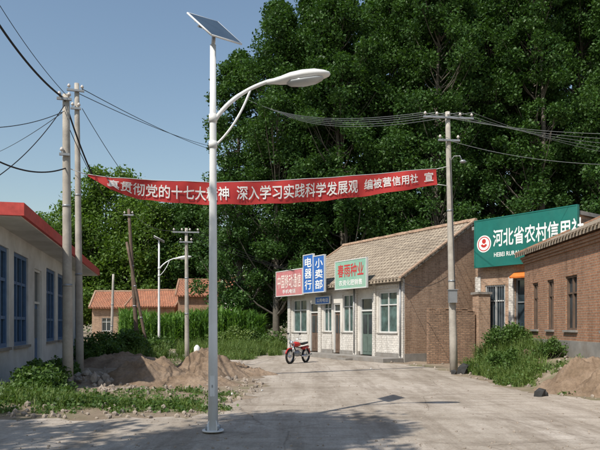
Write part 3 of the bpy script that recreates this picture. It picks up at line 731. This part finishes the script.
# ---------------------------------------------------------------- street lamps
def street_lamp(x,y,s=1.0,H=5.75,armdir=(1,0,0),panel=None):
    e=empty('street_lamp',(x,y,0)); B=Vector((x,y,0)); ax=Vector(armdir).normalized(); sd=Vector((-ax.y,ax.x,0))
    mb=MB(); mb.tube([B+Vector((0,0,z)) for z in (0.02,1.5,3,4.5,H)],[0.076,0.066,0.058,0.051,0.044],'white',24)
    mb.tube([B+Vector((0,0,z)) for z in (0.03,0.05)],0.16,'white',24)
    for i in range(4):
        a=0.785+i*1.571; mb.tube([B+Vector((.125*math.cos(a),.125*math.sin(a),0.05)),B+Vector((.125*math.cos(a),.125*math.sin(a),0.11))],0.014,'grey',8)
        mb.add([B+Vector((.07*math.cos(a)+q*math.sin(a)*.006,.07*math.sin(a)-q*math.cos(a)*.006,z0)) for q in(-1,1) for z0 in(.05,.2)]+[B+Vector((.14*math.cos(a)+q*math.sin(a)*.006,.14*math.sin(a)-q*math.cos(a)*.006,.05)) for q in(-1,1)],[(0,1,4),(2,3,5),(1,3,5,4)],'white')
    mb.build('pole',e,B)
    mb=MB(); f_=Fr((x,y,0),(1,0)); mb.box(f_,-0.035,0.035,0.055,0.072,0.55,0.85,'white'); mb.box(f_,-0.008,0.008,0.0721,0.078,0.68,0.72,'grey'); mb.build('access_hatch',e,B)
    mb=MB(); mb.tube([B+Vector((0,0,4.60)),B+Vector((0,0,4.72))],0.062,'white',20); mb.tube([B+Vector((0,0,4.22)),B+Vector((0,0,4.32))],0.064,'white',20)
    def bez(p0,p1,p2,n=14):
        return [p0*(1-t)**2+p1*2*t*(1-t)+p2*t*t for t in [i/n for i in range(n+1)]]
    top=bez(B+ax*0.03+Vector((0,0,4.64)),B+ax*0.30+Vector((0,0,5.05)),B+ax*0.85+Vector((0,0,5.22)))
    mb.tube(top,[0.032]*8+[0.028]*7,'white',14)
    mb.tube(bez(B+ax*0.03+Vector((0,0,4.26)),B+ax*0.36+Vector((0,0,4.55)),B+ax*0.56+Vector((0,0,5.10))),0.017,'white',12)
    mb.build('arm',e,B)
    mb=MB(); O=B+ax*0.80+Vector((0,0,5.20)); 
    mb.loft([(0,.035,.035,.035,0),(.1,.045,.045,.04,.01),(.2,.09,.06,.05,.02),(.34,.135,.085,.06,.045),(.52,.155,.10,.065,.07),(.70,.145,.09,.06,.095),(.84,.11,.06,.05,.11),(.92,.06,.03,.03,.12),(.94,.01,.006,.006,.12)],'white',ax,sd,O,20)
    mb.build('lamp_head',e,B)
    mb=MB(); mb.loft([(.30,.03,.01,.02,-.018),(.36,.11,.01,.05,-.008),(.55,.14,.01,.065,.012),(.72,.125,.01,.055,.038),(.82,.07,.01,.03,.06),(.85,.01,.004,.01,.078)],'glasslens',ax,sd,O,20); mb.build('lens',e,B)
    top_=B+Vector((0,0,H)); a,b_,c_,d_=panel(top_)
    n=((b_-a).cross(c_-b_)).normalized()
    if n.z<0: n=-n
    mb=MB(); t=n*0.03
    mb.add([a,b_,c_,d_,a+t,b_+t,c_+t,d_+t],[(3,2,1,0)],'panelback'); 
    P=[a,b_,c_,d_]; cen=(a+b_+c_+d_)/4
    mb.add([p+t*0.9+(cen-p)*0.01 for p in P],[(0,1,2,3)],'glass')
    mb.build('solar_panel',e,B,recalc=False)
    mb=MB()
    for i in range(4):
        p,q=P[i],P[(i+1)%4]; mb.tube([p+t*.5,q+t*.5],0.015,'white',6)
    for f_ in (0.33,0.66):
        mb.tube([a+(b_-a)*f_-n*.004,d_+(c_-d_)*f_-n*.004],0.006,'white',5); 
    mb.tube([top_-Vector((0,0,.05)),cen-n*0.01],0.03,'white',10); mb.tube([a+(b_-a)*.5-n*.02,d_+(c_-d_)*.5-n*.02],0.016,'grey',6)
    mb.build('panel_frame',e,B)
    return e
xl=gx(213,9.19)
street_lamp(xl,9.19,panel=lambda T:(at(187,14,9.22),at(211,36,8.93),at(241,45,9.56),at(217,23,9.85)))
def pnl(T):
    u=Vector((.5,.2,-.25)); v=Vector((.1,-.45,.05)); c=T+Vector((0,0,.12)); return c-u/2-v/2,c-u/2+v/2,c+u/2+v/2,c+u/2-v/2
street_lamp(gx(159,33.5),33.5,H=6.1,armdir=(1,0.15,0),panel=pnl)

# ---------------------------------------------------------------- utility poles
def crossarm(mb,C,dirv,L,ins=4,k='grey',h=0.12):
    dv=Vector(dirv).normalized(); f=Fr((C.x,C.y,C.z),(dv.x,dv.y)); mb.box(f,-L/2,L/2,-0.035,0.035,-0.03,0.03,k)
    for i in range(ins):
        u=-L/2+0.06+(L-0.12)*i/max(1,ins-1); p=f.p(u,0,0.03)
        mb.tube([p,p+Vector((0,0,.05)),p+Vector((0,0,.06)),p+Vector((0,0,h*.8)),p+Vector((0,0,h+.03))],[.012,.012,.045,.05,.02],'porcelain',10)
def upole(name,x,y,H,r0=0.15,r1=0.085,lean=(0,0),k='concrete',arms=(),box=None):
    e=empty(name,(x,y,0)); B=Vector((x,y,0)); T=B+Vector((lean[0],lean[1],H))
    mb=MB(); n=8; mb.tube([B+(T-B)*(i/n)-Vector((0,0,.2 if i==0 else 0)) for i in range(n+1)],[r0+(r1-r0)*i/n for i in range(n+1)],k,20); mb.build('shaft',e,B)
    mb=MB()
    for z,L,ins,dv in arms: crossarm(mb,B+(T-B)*(z/H)+Vector((0,-r1-.04,0)),dv,L,ins)
    for z in (H*0.35,H*0.62): mb.tube([B+(T-B)*(z/H)-Vector((0,0,.03)),B+(T-B)*(z/H)+Vector((0,0,.03))],r0+(r1-r0)*z/H+0.008,'grey',20)
    if box:
        for (bx,bz,bw,bh) in box:
            f=Fr((x+lean[0]*bz/H,y,0),(1,0)); mb.box(f,bx,bx+bw,0.10,0.28,bz,bz+bh,'grey'); mb.box(f,bx-.02,bx+bw+.02,0.08,0.31,bz+bh+.001,bz+bh+.03,'grey')
    mb.build('fittings',e,B); return T
XL,YL=gx(68,15.75),15.75; XR,YR=gx(454,21.1),21.1
TL=upole('utility_pole',XL,YL,7.45,0.135,0.085,(-0.05,0),arms=[(7.3,0.35,2,(1,.3,0)),(5.9,0.25,1,(1,.3,0))])
X2,Y2=gx(80,19.0),19.0
T2=upole('utility_pole',X2,Y2,9.0,0.12,0.07,(-0.10,0),arms=[(8.75,0.5,2,(1,.3,0)),(8.2,0.3,2,(1,.3,0))])
TR=upole('utility_pole',XR,YR,8.85,0.135,0.08,(-0.22,0),arms=[(8.62,1.75,5,(1,.12,0)),(7.85,0.75,2,(1,.12,0))],box=[(-0.17,2.35,0.27,0.42)])
mb=MB(); p=Vector((XR-.17,YR,7.1)); mb.tube([p,p+Vector((.15,-.1,.22)),p+Vector((.32,-.2,.2)),p+Vector((.38,-.22,.05))],.018,'grey',8)
mb.loft([(-.09,.02,.02,.02,0),(-.04,.08,.06,.05,0),(.06,.09,.07,.05,0),(.12,.03,.02,.02,0)],'grey',(1,0,0),(0,1,0),p+Vector((.4,-.22,0)),12)
o=mb.build('pole_lamp',None,p)
T3=upole('utility_pole',gx(187,28.5),28.5,6.05,0.11,0.07,(-0.03,0),arms=[(5.85,1.2,4,(1,.1,0)),(5.4,0.6,2,(1,.1,0))])
T4=upole('wooden_pole',gx(138,30),30,7.2,0.11,0.07,(-0.45,0),k='wood',arms=[(6.9,.5,2,(1,0,0))])
upole('wooden_pole',gx(150,30),29.8,5.6,0.08,0.06,(-1.1,0.1),k='wood')
upole('wooden_pole',gx(111,34),34,4.4,0.08,0.06,(0.1,0.1),k='concrete')

def wire(pts_or_a,b_=None,sag=0.3,r=0.012,name='power_line',n=24,k='wire'):
    a=Vector(pts_or_a); b_=Vector(b_); mb=MB(); P=[a+(b_-a)*(i/n)-Vector((0,0,sag*4*(i/n)*(1-i/n))) for i in range(n+1)]
    mb.tube([p-a for p in P],r,k,5); o=mb.build(name,None,(0,0,0)); o.location=a; return o
wire(at(-30,-22,12.0),TL+Vector((-.05,-.1,-.1)),0.25,0.026)
wire(at(-30,-45,13.0),TL+Vector((.05,-.1,-.05)),0.2,0.008)
wire(TL+Vector((0,-.1,-.15)),at(94,178,17.05),0.12,0.022)
wire(at(-25,148,11.5),at(66,168,15.7),0.25,0.018)
wire(at(-25,128,12),TL+Vector((0,-.1,-.45)),0.12,0.009)
wire(at(-25,190,12),TL+Vector((0,-.1,-.3)),0.25,0.011)
wire(at(-25,160,30),at(66,110,15.9),0.2,0.009)
for i,o_ in enumerate((-.2,.2)):
    wire(T2+Vector((o_,-.1,-.2)),at(230+6*i,150+6*i,44),0.3,0.012)
wire(T2+Vector((.2,-.1,-.8)),T3+Vector((-.4,-.1,-.1)),0.5,0.010)
wire(TL+Vector((.1,0,-.9)),T4+Vector((0,0,-.3)),0.6,0.010)
for i in range(5):
    a=TR+Vector((-.82+.41*i,-.1,-.05)); wire(a,at(235+8*i,92+4*i,48),0.9,0.011,k='thinwire')
    wire(a,at(640,134+6*i,17+1.5*i),0.2,0.0065,k='thinwire')
wire(TR+Vector((-.3,-.1,-.9)),at(640,165,17),0.25,0.007,k='thinwire')
wire(T4+Vector((.2,-.1,-.2)),T3+Vector((-.5,-.1,-.1)),0.3,0.010)
for o_ in (-.5,0,.5): wire(T3+Vector((o_,-.1,-.1)),fs.p(9,-1,4.4),0.25,0.010)
wire(TR+Vector((.05,-.12,-1.6)),TR+Vector((.22,-.16,-6.2)),0.0,0.012)
wire(TR+Vector((0,0,-5.6)),fs.p(0.3,0.1,3.6),0.35,0.010)

# ---------------------------------------------------------------- banner
P1=Vector((XL,YL)); P2=Vector((XR-.15,YR))
def s_of_px(px):
    k=(px-300)/F; d=P2-P1; return (k*P1.y-P1.x)/(d.x-k*d.y)
tp=[(88,174),(110,177.5),(140,179.5),(175,181),(212,182),(250,181.5),(290,180),(330,177.5),(370,174.5),(410,170.5),(437,168.5)]
bt_=[(88,175.5),(110,189.5),(140,199),(175,203),(212,205),(250,204.5),(290,203),(330,200),(370,195.5),(410,189.5),(437,184.5)]
def itp(t,x): return float(np.interp(x,[a for a,_ in t],[b_ for _,b_ in t]))
def ban(px,v,off=0.0):
    s=s_of_px(px); p=P1+(P2-P1)*s; y=itp(tp,px)*(1-v)+itp(bt_,px)*v
    nrm=Vector(((P2-P1).y,-(P2-P1).x)).normalized()
    w=0.03*math.sin(px*0.11+v*2.0)+0.008*math.sin(px*0.31-v*3+1)+0.06*math.sin(px*0.035)*(v-.3)
    y+=0.35*math.sin(px*0.16)*v
    q=p+nrm*(w+off); D=p.y
    return Vector((q.x,q.y,CH+(HZ-y)/F*D))
be=empty('red_banner',(0,18.5,5)); B0=be.location.copy()
mb=MB(); nu,nv=260,10; vs=[ban(88+(437-88)*i/nu,j/nv) for i in range(nu+1) for j in range(nv+1)]
mb.add(vs,[(i*(nv+1)+j,(i+1)*(nv+1)+j,(i+1)*(nv+1)+j+1,i*(nv+1)+j+1) for i in range(nu) for j in range(nv)],'banner',True)
mb.build('cloth',be,B0,recalc=False)
mb=MB()
for s,a0,a1,v0,v1 in [('真贯彻党的十七大精神',107,228,.22,.82),('深入学习实践科学发展观',236,357,.20,.80),('编被营信用社',364,417,.22,.70),('宣',424,433,.2,.72)]:
    V,Fc,wd=text_geo(s)
    sa,sb_=s_of_px(a0),s_of_px(a1)
    for bx,by,bo in BOLD:
        vs=[]
        for x,y in V:
            ss=sa+(sb_-sa)*(x+bx*0.8/wd); pp=P1+(P2-P1)*ss; px=300+F*pp.x/pp.y
            vs.append(ban(px,v1+(v0-v1)*(y+by*.8),0.022+bo))
        if vs: mb.add(vs,Fc,'txtw')
mb.build('lettering',be,B0,recalc=False)
mb=MB(); mb.tube([Vector((XL,YL,at(67,168,YL).z)),ban(88,.5)],.012,'white',5); mb.tube([ban(437,0.02),Vector((XR-.15,YR,at(447,166,YR).z))],.010,'white',5); mb.tube([ban(437,0.98),Vector((XR-.15,YR,at(447,186,YR).z))],.010,'white',5)
mb.tube([ban(88+(349)*i/60,0) for i in range(61)],.008,'white',5); mb.build('rope',be,B0)

# ---------------------------------------------------------------- motorcycle
def motorcycle(x,y,ang):
    z0=hz(x,y); e=empty('motorcycle',(x,y,z0)); B=Vector((x,y,z0)); f=Vector((math.cos(ang),math.sin(ang),0)); s=Vector((-f.y,f.x,0))
    L=lambda a,b_,c_: B+f*a+s*b_+Vector((0,0,c_))
    mb=MB()
    for cx_ in (-.62,.62):
        mb.tube([L(cx_+.27*math.cos(t),0,.30+.27*math.sin(t)) for t in [i*math.pi/12 for i in range(24)]],.045,'black',8,closed=True)
        mb.tube([L(cx_+.20*math.cos(t),0,.30+.20*math.sin(t)) for t in [i*math.pi/12 for i in range(24)]],.015,'chrome',6,closed=True)
        mb.tube([L(cx_,-.05,.30),L(cx_,.05,.30)],.06,'chrome',12)
        for i in range(8):
            t=i*math.pi/4; mb.tube([L(cx_,0,.30),L(cx_+.2*math.cos(t),0,.30+.2*math.sin(t))],.006,'chrome',4)
    mb.build('wheels',e,B)
    mb=MB()
    for q in (-.08,.08):
        mb.tube([L(.62,q,.30),L(.42,q,.86)],.022,'chrome',8); mb.tube([L(-.62,q,.30),L(-.45,q,.66)],.02,'chrome',8); mb.tube([L(-.62,q,.30),L(-.1,q,.32)],.02,'black',8)
    mb.tube([L(.40,0,.82),L(.1,0,.42),L(-.15,0,.35),L(-.4,0,.62),L(.38,0,.72)],.022,'black',8)
    mb.tube([L(.30,-.34,1.0),L(.36,-.2,1.02),L(.42,-.06,.92),L(.42,.06,.92),L(.36,.2,1.02),L(.30,.34,1.0)],.014,'chrome',8)
    mb.tube([L(.35,-.2,1.0),L(.32,-.27,1.22)],.006,'black',5); mb.tube([L(.35,.2,1.0),L(.32,.27,1.22)],.006,'black',5)
    for q in (-1,1): mb.loft([(-.02,.05,.035,.035,0),(.01,.055,.04,.04,0)],'black',f,s,L(.31,q*.29,1.24),10)
    mb.tube([L(-.1,.12,.3),L(-.5,.14,.3),L(-.85,.15,.36)],.035,'chrome',10); mb.tube([L(.0,-.12,.2),L(.02,-.26,.0)],.012,'black',6)
    mb.build('frame',e,B)
    mb=MB(); mb.loft([(-.12,.06,.06,.06,0),(0,.13,.11,.08,0),(.2,.14,.13,.09,0),(.36,.08,.08,.07,.0),(.40,.03,.03,.03,0)],'red',f,s,L(0,0,.78),14)
    mb.loft([(-.85,.03,.02,.02,.02),(-.75,.09,.05,.06,0),(-.5,.11,.05,.1,-.03),(-.3,.08,.04,.08,-.03)],'red',f,s,L(0,0,.68),12)
    mb.tube([L(.62+.34*math.cos(t),0,.30+.34*math.sin(t)) for t in [.4+i*.2 for i in range(9)]],.03,'red',8)
    mb.tube([L(-.62+.34*math.cos(t),0,.30+.34*math.sin(t)) for t in [1.2+i*.2 for i in range(9)]],.035,'red',8)
    mb.build('bodywork',e,B)
    mb=MB(); mb.loft([(-.75,.05,.03,.03,.06),(-.6,.12,.05,.04,.03),(-.3,.13,.05,.05,0),(-.1,.09,.05,.04,.02)],'black',f,s,L(0,0,.80),12); mb.build('seat',e,B)
    mb=MB(); mb.loft([(-.15,.08,.1,.08,0),(0,.14,.16,.12,0),(.15,.08,.12,.1,0)],'grey',f,s,L(.05,0,.40),12); mb.build('engine',e,B)
    mb=MB(); mb.loft([(0,.04,.04,.04,0),(.06,.085,.085,.085,0),(.1,.08,.08,.08,0)],'chrome',f,s,L(.46,0,.86),12); mb.build('headlight',e,B)
motorcycle(gx(298,26.0),26.0,math.radians(238))

# ---------------------------------------------------------------- small things
mb=MB(); p=Vector((gx(197,30.5),30.5,0)); mb.tube([p,p+Vector((0,0,.5)),p+Vector((0,0,.62))],[.16,.15,.05],'white',12); mb.build('stone_marker',None,p)
items=[(gx(q,d),d,0.02,.03) for q,d in [(371,22.5),(232,14.2),(222,21.5),(262,15)]]
rocks('litter',items,'frame')

# ---------------------------------------------------------------- light, sky, camera
el=math.radians(49); sx,sy=-0.62,-0.785
D_=Vector((sx*math.cos(el),sy*math.cos(el),math.sin(el))).normalized()
su=bpy.data.lights.new('sun','SUN'); su.energy=4.9; su.angle=math.radians(0.5); su.color=(1.0,0.945,0.85)
so=bpy.data.objects.new('sun',su); so.rotation_euler=D_.to_track_quat('Z','Y').to_euler(); so.location=(-20,-20,30); link(so)
w=bpy.data.worlds.new('World'); sc.world=w; w.use_nodes=True; nt=w.node_tree
sk=nt.nodes.new('ShaderNodeTexSky'); sk.sky_type='NISHITA'; sk.sun_disc=False; sk.sun_elevation=el; sk.sun_rotation=math.atan2(sx,sy)%(2*math.pi)
sk.air_density=1.5; sk.dust_density=1.0; sk.ozone_density=1.6; sk.altitude=0
bg=nt.nodes['Background']; bg.inputs[1].default_value=0.125; nt.links.new(sk.outputs[0],bg.inputs[0])
cam=bpy.data.cameras.new('camera'); cam.sensor_width=36; cam.lens=F/600*36; cam.shift_y=(HZ-225)/600; cam.clip_end=3000; cam.clip_start=0.1
co=bpy.data.objects.new('camera',cam); co.location=(0,0,CH); co.rotation_euler=(math.radians(90),0,0); link(co); sc.camera=co
sc.view_settings.view_transform='Standard'; sc.view_settings.look='None'; sc.view_settings.exposure=0
